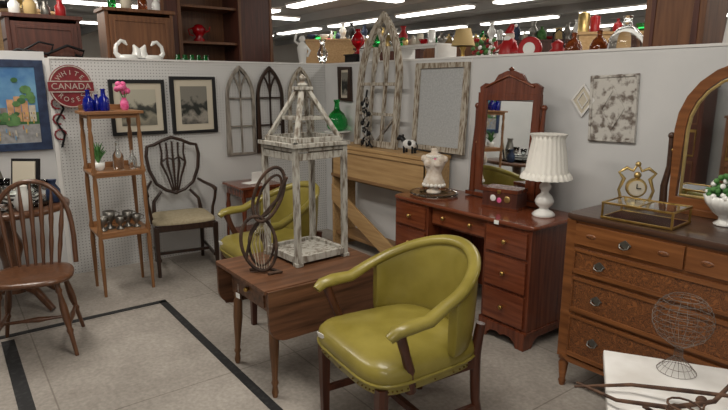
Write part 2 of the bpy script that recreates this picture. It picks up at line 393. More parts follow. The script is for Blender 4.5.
# ---------------------------------------------------------------- vanity
b=B(); Wd=.61
def drawer(b,x0,x1,y,z0,z1,m,knobs,km,r=.014):
    b.bx(x0,x1,y-.014,y,z0,z1,m)
    for kx in knobs:
        b.cyl((kx,y-.014,(z0+z1)/2),(kx,y-.028,(z0+z1)/2),r*.5,km); b.ball((kx,y-.034,(z0+z1)/2),r,km,12,sy=.7)
b.pad((0,0,.735),Wd+.012,.255,[(.985,0),(1,.006),(1,.018),(.985,.026)],vanx,18,n=64)
for x0,x1 in((-.60,-.25),(.25,.60)):
    b.bx(x0,x1,-.235,.235,.10,.735,vanw)
    for i,(z0,z1) in enumerate(((.13,.325),(.345,.54),(.56,.715))): drawer(b,x0+.025,x1-.025,-.235,z0,z1,vanx,[(x0+x1)/2],brass)
    w=x1-x0; sc=[(0,0),(.06,0),(.07,.03),(.10,.055),(w/2-.03,.06),(w/2,.045),(w/2+.03,.06),(w-.10,.055),(w-.07,.03),(w-.06,0),(w,0),(w,.11),(0,.11)]
    b.prism(sc,.02,vanw,(x0,-.235,0)); b.prism(sc,.02,vanw,(x0,.235,0))
    for xs in(x0,x1-.02): 
        d=.47; s2=[(0,0),(.06,0),(.08,.04),(.12,.06),(d-.12,.06),(d-.08,.04),(d-.06,0),(d,0),(d,.11),(0,.11)]
        b.prism(s2,.02,vanw,(xs,-.235,0),(0,1,0),(0,0,1))
    b.bx(x0-.008,x1+.008,-.247,.24,.095,.115,vanw)
b.bx(-.25,.25,-.20,.235,.60,.735,vanw); drawer(b,-.235,.235,-.20,.615,.725,vanx,[-.12,.12],brass)
b.bx(-.25,.25,.21,.225,.1,.6,vanw)
tag(b,(.36,-.262,.745),0,0,.035)
b.done('vanity_desk',(2.40,-.41,0),0,.004)
# vanity mirror
b=B(); 
def rect(x0,x1,z0,z1,y=0): return [(x0,y,z0),(x1,y,z0),(x1,y,z1),(x0,y,z1)]
b.bar(rect(-.225,.225,.06,.70),.055,.03,vanw,(0,1,0),True)
b.bx(-.20,.20,-.004,.004,.085,.675,mirror)
cr=[(-.25,0),(.25,0),(.255,.05),(.21,.075),(.16,.07),(.13,.09),(.10,.13),(.03,.155),(-.03,.155),(-.10,.13),(-.13,.09),(-.16,.07),(-.21,.075),(-.255,.05)]
b.prism(cr,.024,vanw,(0,.012,.715))
b.tube([(-.20,-.016,.765),(-.11,-.016,.80),(0,-.018,.84),(.11,-.016,.80),(.20,-.016,.765)],.008,vanx,8)
b.lathe([(.01,0),(.022,.012),(.012,.02),(.001,.03)],vanw,(0,0,.868),10)
for x in(-1,1):
    b.tube([(x*.285,0,0),(x*.285,0,.3),(x*.272,0,.5),(x*.278,0,.62)],[.022,.02,.016,.012],vanw,8); b.ball((x*.278,0,.635),.02,vanw)
    b.ball((x*.26,0,.38),.012,brass)
b.bx(-.31,.31,-.045,.045,0.002,.03,vanw)
b.done('vanity_mirror',(2.42,-.205,.766),0,.003,rx=math.radians(-1.5))

# ---------------------------------------------------------------- dresser
b=B(); H=.93;W2=.56;D=.245
b.pad((0,0,H-.03),W2+.015,D+.015,[(.985,0),(1,.006),(1,.022),(.99,.03)],drtop,24,n=64)
b.bx(-W2,W2,-D,D,.17,H-.03,drw)
for x in(-1,1):
    for y in(-1,1):
        b.bx(x*(W2-.02)-.025,x*(W2-.02)+.025,y*(D-.02)-.025,y*(D-.02)+.025,.17,H-.03,drw)
        b.turned((x*(W2-.02),y*(D-.02),.18),(x*(W2-.02),y*(D-.02),0),[(0,.025),(.15,.028),(.2,.018),(.3,.026),(.8,.015),(.85,.02),(1,.013)],drw,10)
zz=[(.20,.42),(.44,.62),(.64,.765),(.785,.885)]
def pull(b,x,y,z):
    b.prism([(-.03,0),(-.015,.012),(0,.022),(.015,.012),(.03,0),(.015,-.012),(0,-.02),(-.015,-.012)],.003,pewter,(x,y,z))
    b.tube([(x-.022,y-.006,z),(x-.02,y-.014,z-.014),(x,y-.016,z-.02),(x+.02,y-.014,z-.014),(x+.022,y-.006,z)],.0035,pewter,6)
for i,(z0,z1) in enumerate(zz):
    xs=[(-.51,-.005),(.005,.51)] if i==3 else [(-.51,.51)]
    for x0,x1 in xs:
        b.bx(x0,x1,-D-.014,-D,z0,z1,drw if i==3 else burl)
        if i<3:
            b.bar(rect(x0+.01,x1-.01,z0+.01,z1-.01,-D-.016),.012,.008,drw,(0,1,0),True)
        ps=[(x0+x1)/2] if i==3 else [x0+.14,x1-.14]
        for p in ps: pull(b,p,-D-.016,(z0+z1)/2)
    if i==3:
        for x0,x1 in xs:
            for s in(-1,1): b.ball(((x0+x1)/2+s*.17,-D-.014,(z0+z1)/2),.012,burl,sx=2.2,sy=.4)
b.prism([(-.55,0),(-.5,-.03),(-.2,-.02),(0,-.05),(.2,-.02),(.5,-.03),(.55,0)][::-1],.02,drw,(0,-D+.01,.185))
b.done('antique_dresser',(3.89,-.57,0),math.radians(0),.003)
# arched mirror on dresser
b=B(); w=.29;sp=.40
A=[(x,0,y+sp) for x,y in circ(24,w,.30)[0:13]]
out=[(-w,0,.05)]+[(x,0,z) for x,_,z in A[::-1]]+[(w,0,.05)]
b.bar(out,.05,.03,drw,(0,1,0),True)
out2=[(-w+.035,0,.085)]+[(x*.88,0,(z-sp)*.88+sp) for x,_,z in A[::-1]]+[(w-.035,0,.085)]
b.prism([(x,z) for x,_,z in out2],.006,mirror,(0,0,0))
b.bar(out2,.010,.034,gold,(0,1,0),True)
for x in(-1,1):
    b.tube([(x*.335,0,0),(x*.34,0,.12),(x*.325,0,.22),(x*.33,0,.36)],[.020,.018,.014,.012],drtop,8); b.ball((x*.33,0,.37),.017,drtop)
    b.cyl((x*.335,0,.30),(x*.28,0,.30),.01,brass)
b.bx(-.36,.36,-.04,.04,0,.03,drw)
b.prism([(-.12,0),(-.08,.03),(-.03,.04),(0,.07),(.03,.04),(.08,.03),(.12,0)][::-1],.02,drw,(0,.01,sp+.31))
b.done('arched_dresser_mirror',(3.90,-.365,H+.001),0,.002)

# items on dresser
b=B(); b.lathe([(.045,0),(.05,.008),(.03,.02),(.018,.035),(.03,.05)],gold,(0,0,0),16)
b.M=Matrix.Translation((0,0,.105))@Matrix.Rotation(pi/2,4,'X')
b.lathe([(.04,-.02),(.050,-.015),(.050,.01),(.045,.02)],gold,n=24); b.lathe([(.038,.0),(.038,.024)],creamm,n=24); b.M=Matrix()
b.box((0,-.026,.115),(.004,.003,.025),blackp); b.box((.01,-.026,.105),(.02,.003,.004),blackp)
for x in(-1,1): b.tube([(x*.02,0,.04),(x*.065,0,.04),(x*.08,0,.09),(x*.06,0,.15),(x*.085,0,.18),(x*.05,0,.205),(x*.02,0,.19),(0,0,.225)],[.008,.01,.007,.010,.007,.009,.007,.004],gold,8)
b.ball((0,0,.225),.014,gold); b.ball((0,-.01,.17),.018,gold)
b.done('gold_mantel_clock',(3.47,-.465,H+.001),math.radians(35),0)
b=B(); bw=.155;bd=.10;bh=.075
for z in(.006,bh): b.bar([(-bw,-bd,z),(bw,-bd,z),(bw,bd,z),(-bw,bd,z)],.010,.009,brass,(0,0,1),True)
for x in(-1,1):
    for y in(-1,1): b.box((x*bw,y*bd,bh/2),(.009,.009,bh),brass)
b.box((0,0,.006),(2*bw-.01,2*bd-.01,.006),felt)
for y in(-1,1): b.box((0,y*bd,bh/2),(2*bw-.01,.002,bh-.01),glass)
b.box((0,0,bh),(2*bw-.01,2*bd-.01,.003),glass); b.box((0,0,bh),(.006,2*bd,.008),brass)
b.done('brass_glass_display_box',(3.64,-.69,H+.001),math.radians(4),.001)
b=B(); b.lathe([(.042,0),(.047,.006),(.028,.02),(.026,.035),(.052,.055),(.082,.095),(.094,.135),(.089,.135),(.077,.095),(.045,.06),(.001,.055)],milk,n=48,fl=.05,k=16)
for i in range(120):
    q=random.random()*2*pi; r=random.random()**.5*.085; z=.13+.105*(1-(r/.09)**2)*random.random()
    b.ball((r*cos(q),r*sin(q),z),.013,random.choice([leaf,leaf,milk]),8)
b.done('milk_glass_bowl_of_greenery',(3.90,-.49,H+.001),0,0)

# items on vanity
b=B()
b.lathe([(.065,0),(.072,.012),(.055,.03),(.03,.045),(.028,.055),(.05,.075),(.058,.10),(.045,.13),(.024,.15),(.022,.165),(.034,.18),(.036,.20),(.02,.22),(.012,.25),(.012,.28)],milk,n=32,fl=.04,k=16)
b.lathe([(.138,.262),(.142,.27),(.127,.30),(.114,.40),(.098,.49),(.102,.515),(.095,.52),(.09,.49),(.107,.40),(.12,.30)],cloth,n=96,fl=.025,k=24)
b.lathe([(.155,.245),(.15,.265),(.134,.285),(.13,.285),(.142,.262)],cloth,n=96,fl=.05,k=24)
b.lathe([(.11,.525),(.102,.51),(.096,.495)],cloth,n=96,fl=.05,k=24)
for i in range(12):
    q=i*pi/6; b.ball((.142*cos(q),.142*sin(q),.248),.006,cloth,6)
b.done('milk_glass_table_lamp',(2.87,-.37,.762),0,0,sc=.95)
b=B(); b.box((0,0,.05),(.22,.13,.09),redw); b.box((0,0,.108),(.228,.138,.022),vanw); b.box((0,0,.006),(.23,.14,.012),vanw)
b.ball((-.04,-.067,.06),.02,milk,10,sy=.2); b.ball((.0,-.067,.05),.016,pink,10,sy=.2); b.ball((.05,-.067,.06),.02,gold,10,sy=.2); b.box((.0,-.07,.10),(.02,.008,.02),brass)
b.done('wooden_jewelry_box',(2.56,-.36,.762),math.radians(12),.003,sc=1.1)
b=B(); b.lathe([(.10,0),(.15,.004),(.165,.018),(.159,.02),(.145,.009),(.001,.007)],glass,n=48,fl=.02,k=24,sx=1.15); b.done('glass_tray',(1.97,-.43,.762),0,0)
b=B()
b.lathe([(.045,0),(.055,.008),(.05,.02),(.03,.035),(.03,.045)],lace,n=32)
b.lathe([(.045,.045),(.075,.06),(.078,.085),(.060,.125),(.052,.15),(.062,.18),(.078,.215),(.085,.245),(.078,.27),(.05,.285),(.026,.295),(.022,.315),(.026,.325),(.001,.328)],lace,n=40,fl=.02,k=20,sy=.72)
for s in(-1,1):
    b.ball((s*.036,-.045,.222),.030,lace,14,sy=.7); b.ball((s*.075,0,.25),.026,lace,12,sy=.9)
for i in range(16):
    q=2*pi*i/16; b.ball((.076*cos(q),.056*sin(q),.062),.014,cloth,8)
    if sin(q)<.2: b.ball((.05*cos(q),.045*sin(q)-.012,.272),.011,cloth,8)
b.ball((.0,-.05,.265),.016,cloth,10); b.ball((.02,-.052,.255),.012,pink,10,sy=.6)
b.done('lace_bust_figurine',(1.97,-.43,.772),math.radians(30),0)

# ---------------------------------------------------------------- oak chest/pew
b=B()
b.bx(-.66,.66,-.15,.13,.97,1.0,oak); b.bx(-.65,.65,-.14,-.12,.68,.97,oak); b.bx(-.65,.65,.10,.12,.68,.97,oak)
for x in(-.64,.64): b.bx(x-.015,x+.015,-.14,.12,.0,.97,oak)
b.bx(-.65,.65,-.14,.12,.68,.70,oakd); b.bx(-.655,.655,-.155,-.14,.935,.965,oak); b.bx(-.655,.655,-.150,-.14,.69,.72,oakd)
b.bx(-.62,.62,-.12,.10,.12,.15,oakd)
b.prism([(-.62,.62),(-.62,.46),(.30,.04),(.48,.04),(.48,.12)],.025,oak,(0,-.145,0))
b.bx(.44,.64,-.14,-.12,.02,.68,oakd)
b.done('oak_church_pew',(1.09,-.16,0),0,.004)

def gothic(w,spring,H,m,fw,t,bars=2,mul=1):
    b=B(); A=arch(w,H)
    out=[(-w,0,0)]+[(x,0,y+spring) for x,y in A]+[(w,0,0)]
    b.bar(out,fw,t,m,(0,1,0),True)
    for i in range(1,mul+1):
        x=-w+2*w*i/(mul+1)
        b.bar([(x,0,0),(x,0,spring+ (H*.55 if mul>1 else H*.9))],fw*.5,t*.7,m,(0,1,0))
    for i in range(1,bars+1): b.bar([(-w,0,spring*i/bars),(w,0,spring*i/bars)],fw*.5,t*.7,m,(0,1,0))
    for s in(-1,1):
        pts=[(x,y) for x,y in A[:len(A)//2+1]]
        sh=2*w/(mul+1)
        q=[(s*(x+sh),0,y+spring) for x,y in pts if (x+sh)<=w*.98 and abs(x+sh)<= w*(1-.6*y/H)]
        if len(q)>1: b.bar(q,fw*.45,t*.7,m,(0,1,0))
    return b
b=gothic(.27,.52,.58,wtan,.055,.04,mul=2,bars=2)
b.bar([(-.27,0,.26),(.0,0,.0),(.27,0,.26)],.02,.02,wgrey,(0,1,0))
b.done('gothic_window_frame',(.93,-.165,1.03),0,.002,rx=math.radians(-5))
for i,y in enumerate((-.965,-.655,-.31)):
    b=gothic(.13,.52,.28,wgrey if i<1 else darkw if i==1 else wtan,.028,.03,mul=1,bars=2)
    b.done('arched_wall_window_frame',(WX+.022,y,.90),pi/2,.002)
b=B()
for k in range(5):
    z=.05+k*.085; s=1 if k%2 else -1
    b.tube([(s*.05*cos(q)*(1-.1*k),.0,z+.04*sin(q)) for q in [i*pi/6 for i in range(10)]],.008,wgrey if k%2 else iron,6)
    for j in range(5):
        q=j*2*pi/5; b.ball((-s*.02+.02*cos(q),-.006,z+.02+.02*sin(q)),.012,wgrey if k%2==0 else blackp,8,sy=.5)
    b.ball((s*.05,-.005,z-.01),.022,iron,10,sy=.5)
b.tube([(0,.005,0.01),(.02,.005,.2),(-.01,.005,.42),(.01,.005,.5)],.009,iron,6)
b.tube([(-.07,.0,0.008),(-.03,0,.06),(.04,0,.05),(.09,0,.008)],.008,iron,6)
b.done('black_white_floral_ornament',(.92,-.255,1.001),0,0)
b=B(); b.bar(rect(-.27,.27,0,.66),.045,.03,wtan,(0,1,0),True)
scr=mat('window_screen',(.36,.37,.375),(.46,.47,.47),.8,scale=80); b.bx(-.25,.25,.002,.006,.02,.64,scr)
b.done('screen_window_frame',(1.60,-.05,1.035),0,.002,rx=math.radians(-3))
b=B(); b.pad((0,0,.05),.05,.022,[(.6,-.02),(1,-.01),(1,.02),(.6,.035)],white,3)
for x in(-.035,.035):
    for y in(-.014,.014): b.cyl((x,y,.0),(x,y,.045),.008,blackp)
b.tube([(-.04,0,.07),(-.065,0,.095),(-.09,0,.09),(-.10,0,.08)],[.016,.018,.016,.010],blackp,8)
b.ball((-.07,.018,.108),.008,blackp,8); b.ball((-.07,-.018,.108),.008,blackp,8); b.ball((.015,-.02,.065),.018,blackp,8,sy=.4); b.tube([(.05,0,.07),(.065,0,.05),(.06,0,.02)],.004,blackp,6)
b.done('cow_figurine',(1.46,-.22,1.001),math.radians(10),0,sc=1.25)
b=B(); b.bar(rect(-.085,.085,-.15,.15),.035,.025,darkw,(0,1,0),True); b.bx(-.07,.07,-.002,.004,-.135,.135,creamm); b.bx(-.05,.05,-.005,.0,-.11,.11,pic2)
b.done('small_framed_picture',(.26,-.018,1.55),0,.002)
b=B(); b.lathe([(.12,-.014),(.13,-.007),(.12,0)],white,n=24,fl=.03,k=12); b.prism([(-.05,0),(.05,0),(.0,-.12)][::-1],.02,white,(0,.06,-.01)); b.done('wall_shelf_bracket',(.29,-.135,1.10),0,.001)
b=B(); b.lathe([(.05,0),(.09,.015),(.105,.06),(.10,.11),(.07,.165),(.032,.20),(.024,.24),(.024,.275),(.032,.28),(.03,.30),(.022,.30)],gglass,n=28); b.done('green_glass_demijohn',(.29,-.135,1.102),0,0)
b=B(); b.bx(-.15,.15,-.012,.0,-.20,.20,tin); b.bar(rect(-.14,.14,-.19,.19,-.014),.014,.01,tin,(0,1,0),True)
b.bar([(0,-.014,.12),(.07,-.014,0),(0,-.014,-.12),(-.07,-.014,0)],.014,.008,tin,(0,1,0),True); b.done('tin_ceiling_tile',(3.05,-.004,1.405),0,.002,ry=math.radians(-2))
b=B(); b.bar([(0,0,.095),(.075,0,0),(0,0,-.095),(-.075,0,0)],.012,.012,white,(0,1,0),True); b.prism([(0,.09),(.07,0),(0,-.09),(-.07,0)],.004,creamm,(0,.004,0)); b.bar([(0,-.004,.05),(.035,-.004,0),(0,-.004,-.05),(-.035,-.004,0)],.006,.006,white,(0,1,0),True)
b.done('diamond_wall_plaque',(2.85,-.012,1.45),0,.001)

# ---------------------------------------------------------------- left wall art
def fpic(name,y0,y1,z0,z1,fm,inner,mw=.035,fw=.03):
    b=B(); w=(y1-y0)/2;h=(z1-z0)/2
    b.bar([(0,-w,-h),(0,w,-h),(0,w,h),(0,-w,h)],fw,.025,fm,(1,0,0),True)
    b.bx(-.004,.004,-w,w,-h,h,creamm if mw else inner)
    o=b.done(name,(WX+.016,(y0+y1)/2,(z0+z1)/2),0,.002)
    if mw:
        b=B(); b.bx(.004,.007,-w+fw/2+mw,w-fw/2-mw,-h+fw/2+mw,h-fw/2-mw,inner); c=b.done('print',bev=0); c.parent=o
    return o
fpic('framed_print',-2.10,-1.68,1.14,1.57,blackp,pic1,.05)
fpic('framed_print',-1.60,-1.22,1.13,1.60,blackp,pic2,.055)
tp=fpic('framed_town_painting',-3.12,-2.60,1.08,1.70,bluef,town,0,.06)
cols=[mat('paint_%d'%i,c,tuple(min(1,k*1.5+.01) for k in c),.5,scale=25) for i,c in enumerate([(.30,.08,.04),(.40,.22,.11),(.42,.38,.31),(.03,.10,.03),(.07,.16,.05),(.16,.13,.12),(.10,.22,.36),(.42,.28,.06),(.22,.22,.22)])]
b=B(); rr=random.Random(5); k=.0042
def q(y0,y1,z0,z1,m):
    global k; k+=.00008; b.bx(k-.0005,k,y0,y1,z0,z1,m)
q(-.23,.23,-.28,-.12,cols[8]); q(-.23,.23,-.14,-.05,cols[3])
for i in range(9):
    y=-.21+i*.047; h=rr.uniform(.08,.22); q(y,y+.042,-.12,-.12+h,cols[rr.choice([0,1,2,5,7])])
    for j in range(4): q(y+.008+.016*(j%2),y+.016+.016*(j%2),-.10+.035*(j//2),-.085+.035*(j//2),cols[rr.choice([5,7,2])])
for i in range(40):
    y=rr.uniform(-.21,.21); z=rr.uniform(-.06,.20) if abs(y)>.08 else rr.uniform(-.13,-.06); s=rr.uniform(.015,.04)
    k+=.00008; b.prism(circ(9,s,s*.8,max(-.19,min(.19,y)),z),.0005,cols[rr.choice([3,4,4])],(k,0,0),(0,1,0),(0,0,1))
for i in range(24):
    y=rr.uniform(-.2,.2); z=rr.uniform(-.26,-.13); q(y,y+.008,z,z+.03,cols[rr.choice([0,2,5,6,7])])
c=b.done('painted_town',bev=0); c.parent=tp
b=B(); b.prism(circ(36,.155,.165),.012,redsign,(0,0,0),(0,1,0),(0,0,1)); b.bar([(.013,y,z) for y,z in circ(36,.146,.156)],.008,.006,signw,(1,0,0),True)
b.prism([(-.16,-.035),(.16,-.035),(.16,.035),(-.16,.035)],.006,redsign,(.012,0,0),(0,1,0),(0,0,1))
for z in(-.04,.04): b.bx(.018,.021,-.155,.155,z-.004,z+.004,signw)
so=b.done('round_enamel_sign',(WX+.075,-2.40,1.53),0,0)
def txt(s,loc,size,par,rot=0):
    c=bpy.data.curves.new('sign_text','FONT'); c.body=s; c.size=size; c.align_x='CENTER'; c.align_y='CENTER'; c.extrude=.001; c.materials.append(signw)
    o=bpy.data.objects.new('sign_text',c); S.collection.objects.link(o); o.parent=par; o.location=loc; o.rotation_euler=(pi/2,rot,pi/2)
txt('CANADA',(.021,0,.0),.066,so)
for i,chh in enumerate('WHITE'):
    a=(i-2)*.42; txt(chh,(.015,.105*sin(a),.105*cos(a)),.05,so,a)
for i,chh in enumerate('ROSES'):
    a=(i-2)*.42; txt(chh,(.015,.105*sin(a),-.105*cos(a)),.05,so,-a)
b=B()
b.tube([(0,.0,.0),(0,.03,.1),(0,-.02,.2),(0,.04,.3),(0,.0,.42)],.009,iron,6)
for z in(.1,.22,.34): b.tube([(0,.04*cos(q2),z+.04*sin(q2)) for q2 in [i*pi/5 for i in range(9)]],.007,redsign,6)
b.done('scroll_wall_bracket',(WX+.025,-2.50,1.06),0,0)

# ---------------------------------------------------------------- shelf unit
b=B(); 
for z,ex in((1.36,.02),(.93,.0),(.48,.0)):
    b.box((0,0,z-.01),(.30+ex,.37+ex*1.5,.02),shy)
    for x in(-.14,): b.box((x,0,z+.02),(.012,.35,.04),shy)
for x in(-.13,.13):
    for y in(-.165,.165):
        b.turned((x,y,1.34),(x*1.1,y*1.05,0),[(0,.012),(.05,.016),(.08,.011),(.12,.017),(.28,.012),(.3,.02),(.33,.012),(.38,.017),(.6,.012),(.63,.02),(.66,.013),(.7,.018),(.95,.012),(1,.011)],shw,8)
for y in(-.165,.165): b.box((0,y,1.325),(.26,.012,.03),shy)
b.box((.13,0,1.325),(.012,.33,.03),shy); b.box((.14,0,.905),(.012,.34,.03),shy); b.box((.145,0,.455),(.012,.34,.03),shy)
b.done('etagere_shelf',(.44,-2.25,0),0,.002)
bot=[(.022,0),(.026,.01),(.026,.07),(.012,.09),(.010,.12),(.014,.125),(.009,.13)]
b=B()
for x,y,s,m in((.08,-.15,1.15,bglass),(.05,-.09,.9,bglass),(.09,-.05,1.2,bglass),(.0,-.15,.8,bglass),(.02,-.04,.9,bglass)):
    b.lathe([(r*s*1.2,z*s) for r,z in bot],m,(x,y,0),14)
b.done('cobalt_glass_bottles',(.40,-2.24,1.361),0,0)
b=B(); b.lathe([(.02,0),(.03,.02),(.028,.06),(.015,.08),(.02,.09)],pink,(0,0,0),14)
for i in range(14):
    q2=random.random()*6.28; r=.05*random.random(); b.ball((r*cos(q2),r*sin(q2),.13+.06*random.random()),.022,pink,8)
for i in range(5): b.tube([(0,0,.07),(.03*cos(i*1.3),.03*sin(i*1.3),.14)],.003,leaf,5)
b.done('pink_flower_vase',(.45,-2.14,1.361),0,0)
b=B(); b.lathe([(.03,0),(.042,.02),(.045,.06),(.04,.06),(.001,.05)],milk,n=16)
for i in range(26):
    q2=random.random()*6.28; r=.02+.06*random.random(); z=.10+.10*random.random()
    b.tube([(0,0,.05),(r*.5*cos(q2),r*.5*sin(q2),z*.8),(r*cos(q2),r*sin(q2),z)],[.003,.006,.002],leaf,5)
b.done('potted_plant',(.46,-2.36,.931),0,0)
b=B(); b.lathe([(.035,0),(.038,.01),(.038,.1),(.014,.14),(.012,.19),(.016,.195),(.010,.2)],glass,n=20); b.done('clear_glass_bottle',(.45,-2.22,.931),0,0)
b=B(); b.lathe([(.03,0),(.032,.01),(.03,.07),(.012,.10),(.010,.13),(.014,.14)],glass,n=20); b.done('clear_glass_bottle',(.5,-2.13,.931),0,0)
b=B()
for x,y,s in((.07,-.12,1.2),(.02,-.06,1.5),(.08,.0,1.1),(.03,.07,1.35),(.08,.12,1.1)):
    b.lathe([(r*s,z*s) for r,z in [(.026,0),(.028,.005),(.012,.014),(.01,.03),(.026,.05),(.03,.09),(.026,.09),(.001,.055)]],pewter,(x,y,0),16)
    b.tube([(x,y+.028*s,.085*s),(x,y+.05*s,.075*s),(x,y+.045*s,.055*s),(x,y+.026*s,.05*s)],.004,pewter,6)
b.done('pewter_goblets',(.42,-2.26,.481),0,0)

# ---------------------------------------------------------------- shield back chair
b=B()
for x in(-1,1):
    b.leg((x*.235,-.21,0),(x*.235,-.21,.42),.026,.042,darkw)
    b.tube([(x*.20,.25,0),(x*.20,.215,.25),(x*.20,.205,.44),(x*.19,.225,.55),(x*.12,.25,.63)],[.015,.018,.02,.015,.012],darkw,8)
    b.box((x*.218,0,.14),(.018,.43,.025),darkw); b.box((x*.228,0,.405),(.025,.42,.055),darkw)
    b.tube([(x*.20,.25,.72),(x*.235,.15,.70),(x*.27,.0,.69),(x*.275,-.09,.68),(x*.27,-.125,.665)],[.012,.014,.016,.018,.013],darkw,8)
    b.tube([(x*.245,-.05,.42),(x*.255,-.05,.52),(x*.27,-.085,.60),(x*.275,-.10,.675)],.013,darkw,8)
b.box((0,0,.14),(.42,.018,.025),darkw); b.box((0,-.21,.405),(.46,.025,.055),darkw); b.box((0,.205,.405),(.40,.025,.055),darkw)
b.pad((0,0,.42),.245,.225,[(.97,0),(1,.012),(.99,.03),(.93,.043),(.6,.052),(.1,.055)],beige,6,.05)
def yb(z): return .215+.11*(z-.45)
zo=.04
sh=[(0,.61),(-.08,.64),(-.155,.70),(-.205,.82),(-.22,.94),(-.205,1.025),(-.15,1.035),(-.08,1.07),(0,1.095)]
sh=sh+[(-x,z) for x,z in sh[-2:0:-1]]
b.tube([(x,yb(z),z) for x,z in sh],.015,darkw,8,True)
for k2 in(-2,-1,0,1,2):
    b.tube([(k2*.012,yb(.62),.63),(k2*.028,yb(.74),.75),(k2*.05,yb(.86),.87),(k2*.045,yb(.95),.96),(k2*.05,yb(1.04),1.06-.008*abs(k2))],[.008,.009,.012,.008,.009],darkw,6)
b.tube([(-.09,yb(.87),.89),(-.05,yb(.9),.925),(0,yb(.87),.90),(.05,yb(.9),.925),(.09,yb(.87),.89)],.009,darkw,6)
b.done('shield_back_armchair',(.225,-1.70,0),math.radians(80),.002)

b=B(); b.box((0,0,.64),(.42,.42,.022),vanx); b.box((0,0,.59),(.36,.36,.08),vanw); b.box((0.183,0,.59),(.006,.28,.06),vanx); b.ball((.195,0,.59),.012,brass)
for x in(-1,1):
    for y in(-1,1): b.turned((x*.17,y*.17,.55),(x*.19,y*.19,0),[(0,.022),(.1,.015),(.2,.024),(.5,.016),(.9,.012),(1,.016)],vanw,8)
b.box((0,0,.2),(.34,.34,.018),vanx)
b.done('small_side_table',(.14,-.99,0),0,.003)
b=B(); b.box((0,0,.003),(.12,.16,.004),paper); b.box((.03,.03,.055),(.10,.008,.1),paper,(.25,0,1.2)); b.done('price_cards',(.16,-1.0,.652),.2,0)

# ---------------------------------------------------------------- windsor chair
def windsor(loc,rz,name='windsor_chair'):
    b=B()
    b.pad((0,0,.43),.225,.215,[(.88,0),(.98,.008),(1,.02),(.97,.032),(.85,.034),(.4,.026),(.1,.024)],winw,2.8,.06)
    P=[(0,.017),(.08,.014),(.12,.02),(.16,.013),(.35,.021),(.5,.022),(.62,.014),(.66,.02),(.7,.014),(1,.011)]
    for x in(-1,1):
        for y in(-1,1): b.turned((x*.14,y*.13,.435),(x*.215,y*.215,0),P,winw,10)
        b.turned((x*.185,-.18,.17),(x*.185,.18,.17),[(0,.009),(.3,.011),(.5,.018),(.7,.011),(1,.009)],winw,8)
    b.turned((-.185,0,.17),(.185,0,.17),[(0,.009),(.3,.011),(.5,.018),(.7,.011),(1,.009)],winw,8)
    def hy(z): return .165+.22*(z-.45)
    hp=[]
    for i in range(21):
        q2=pi*i/20; x=-.22*cos(q2)*(1+.06*sin(q2)) ; z=.455+.51*(sin(q2)**.62 if sin(q2)>0 else 0)
        hp.append((x,hy(z),z))
    b.tube(hp,.015,winw,8)
    for k2 in range(-3,4):
        xt=k2*.058; zt=.455+.51*((1-(xt/.23)**2)**.5)**.62
        b.turned((k2*.042,.16,.455),(xt,hy(zt),zt),[(0,.008),(.3,.014),(.45,.011),(.6,.015),(1,.006)],winw,8)
    return b.done(name,loc,rz,.002)
windsor((1.20,-2.93,0),math.radians(75))
b=B(); b.lathe([(.001,.70),(.38,.70),(.40,.71),(.40,.735),(.39,.742),(.001,.742)],winw,n=48)
b.lathe([(.09,.12),(.10,.16),(.05,.22),(.06,.35),(.09,.45),(.05,.55),(.06,.66),(.15,.70)],winw,n=20)
for i in range(4):
    q2=i*pi/2+.6; b.tube([(.05*cos(q2),.05*sin(q2),.18),(.2*cos(q2),.2*sin(q2),.14),(.33*cos(q2),.33*sin(q2),.022)],[.035,.03,.022],winw,8)
b.done('round_pedestal_table',(.40,-2.97,0),0,.002)
b=B()
plate=[(.05,0),(.10,.01),(.13,.03),(.126,.032),(.09,.014),(.001,.01)]
gob=[(.03,.02),(.01,.03),(.01,.09),(.035,.13),(.045,.19),(.041,.19),(.03,.13),(.001,.10)]
for x,y,s in((.20,.16,.9),(.24,-.06,.9),(.05,.25,.8),(-.02,.02,.9)):
    b.lathe([(r*s,z*s) for r,z in plate],glass,(x,y,0),28)
    b.lathe([(r*s,z*s) for r,z in gob],glass,(x,y,0),18)
for i in range(5): b.lathe([(r*.9,.003+i*.014+z) for r,z in plate],milk if i%2 else glass,(.09,.1,0),28)
b.box((-.12,.16,.15),(.20,.02,.28),blackp,(-.2,0,.9)); b.box((-.113,.151,.152),(.16,.018,.24),creamm,(-.2,0,.9))
b.lathe([(.03,0),(.05,.03),(.045,.09),(.02,.13),(.03,.16)],bluef,(.12,.29,0),16)
b.lathe([(.04,0),(.06,.05),(.03,.12),(.035,.16)],milk,(.28,.09,0),16)
b.lathe([(.05,0),(.07,.08),(.045,.18),(.03,.24),(.04,.27)],pewter,(-.16,-.02,0),18)
b.lathe([(.03,0),(.045,.04),(.02,.09),(.025,.12)],rglass,(.16,-.2,0),16)
b.done('glassware_set',(.40,-2.97,.743),0,0)

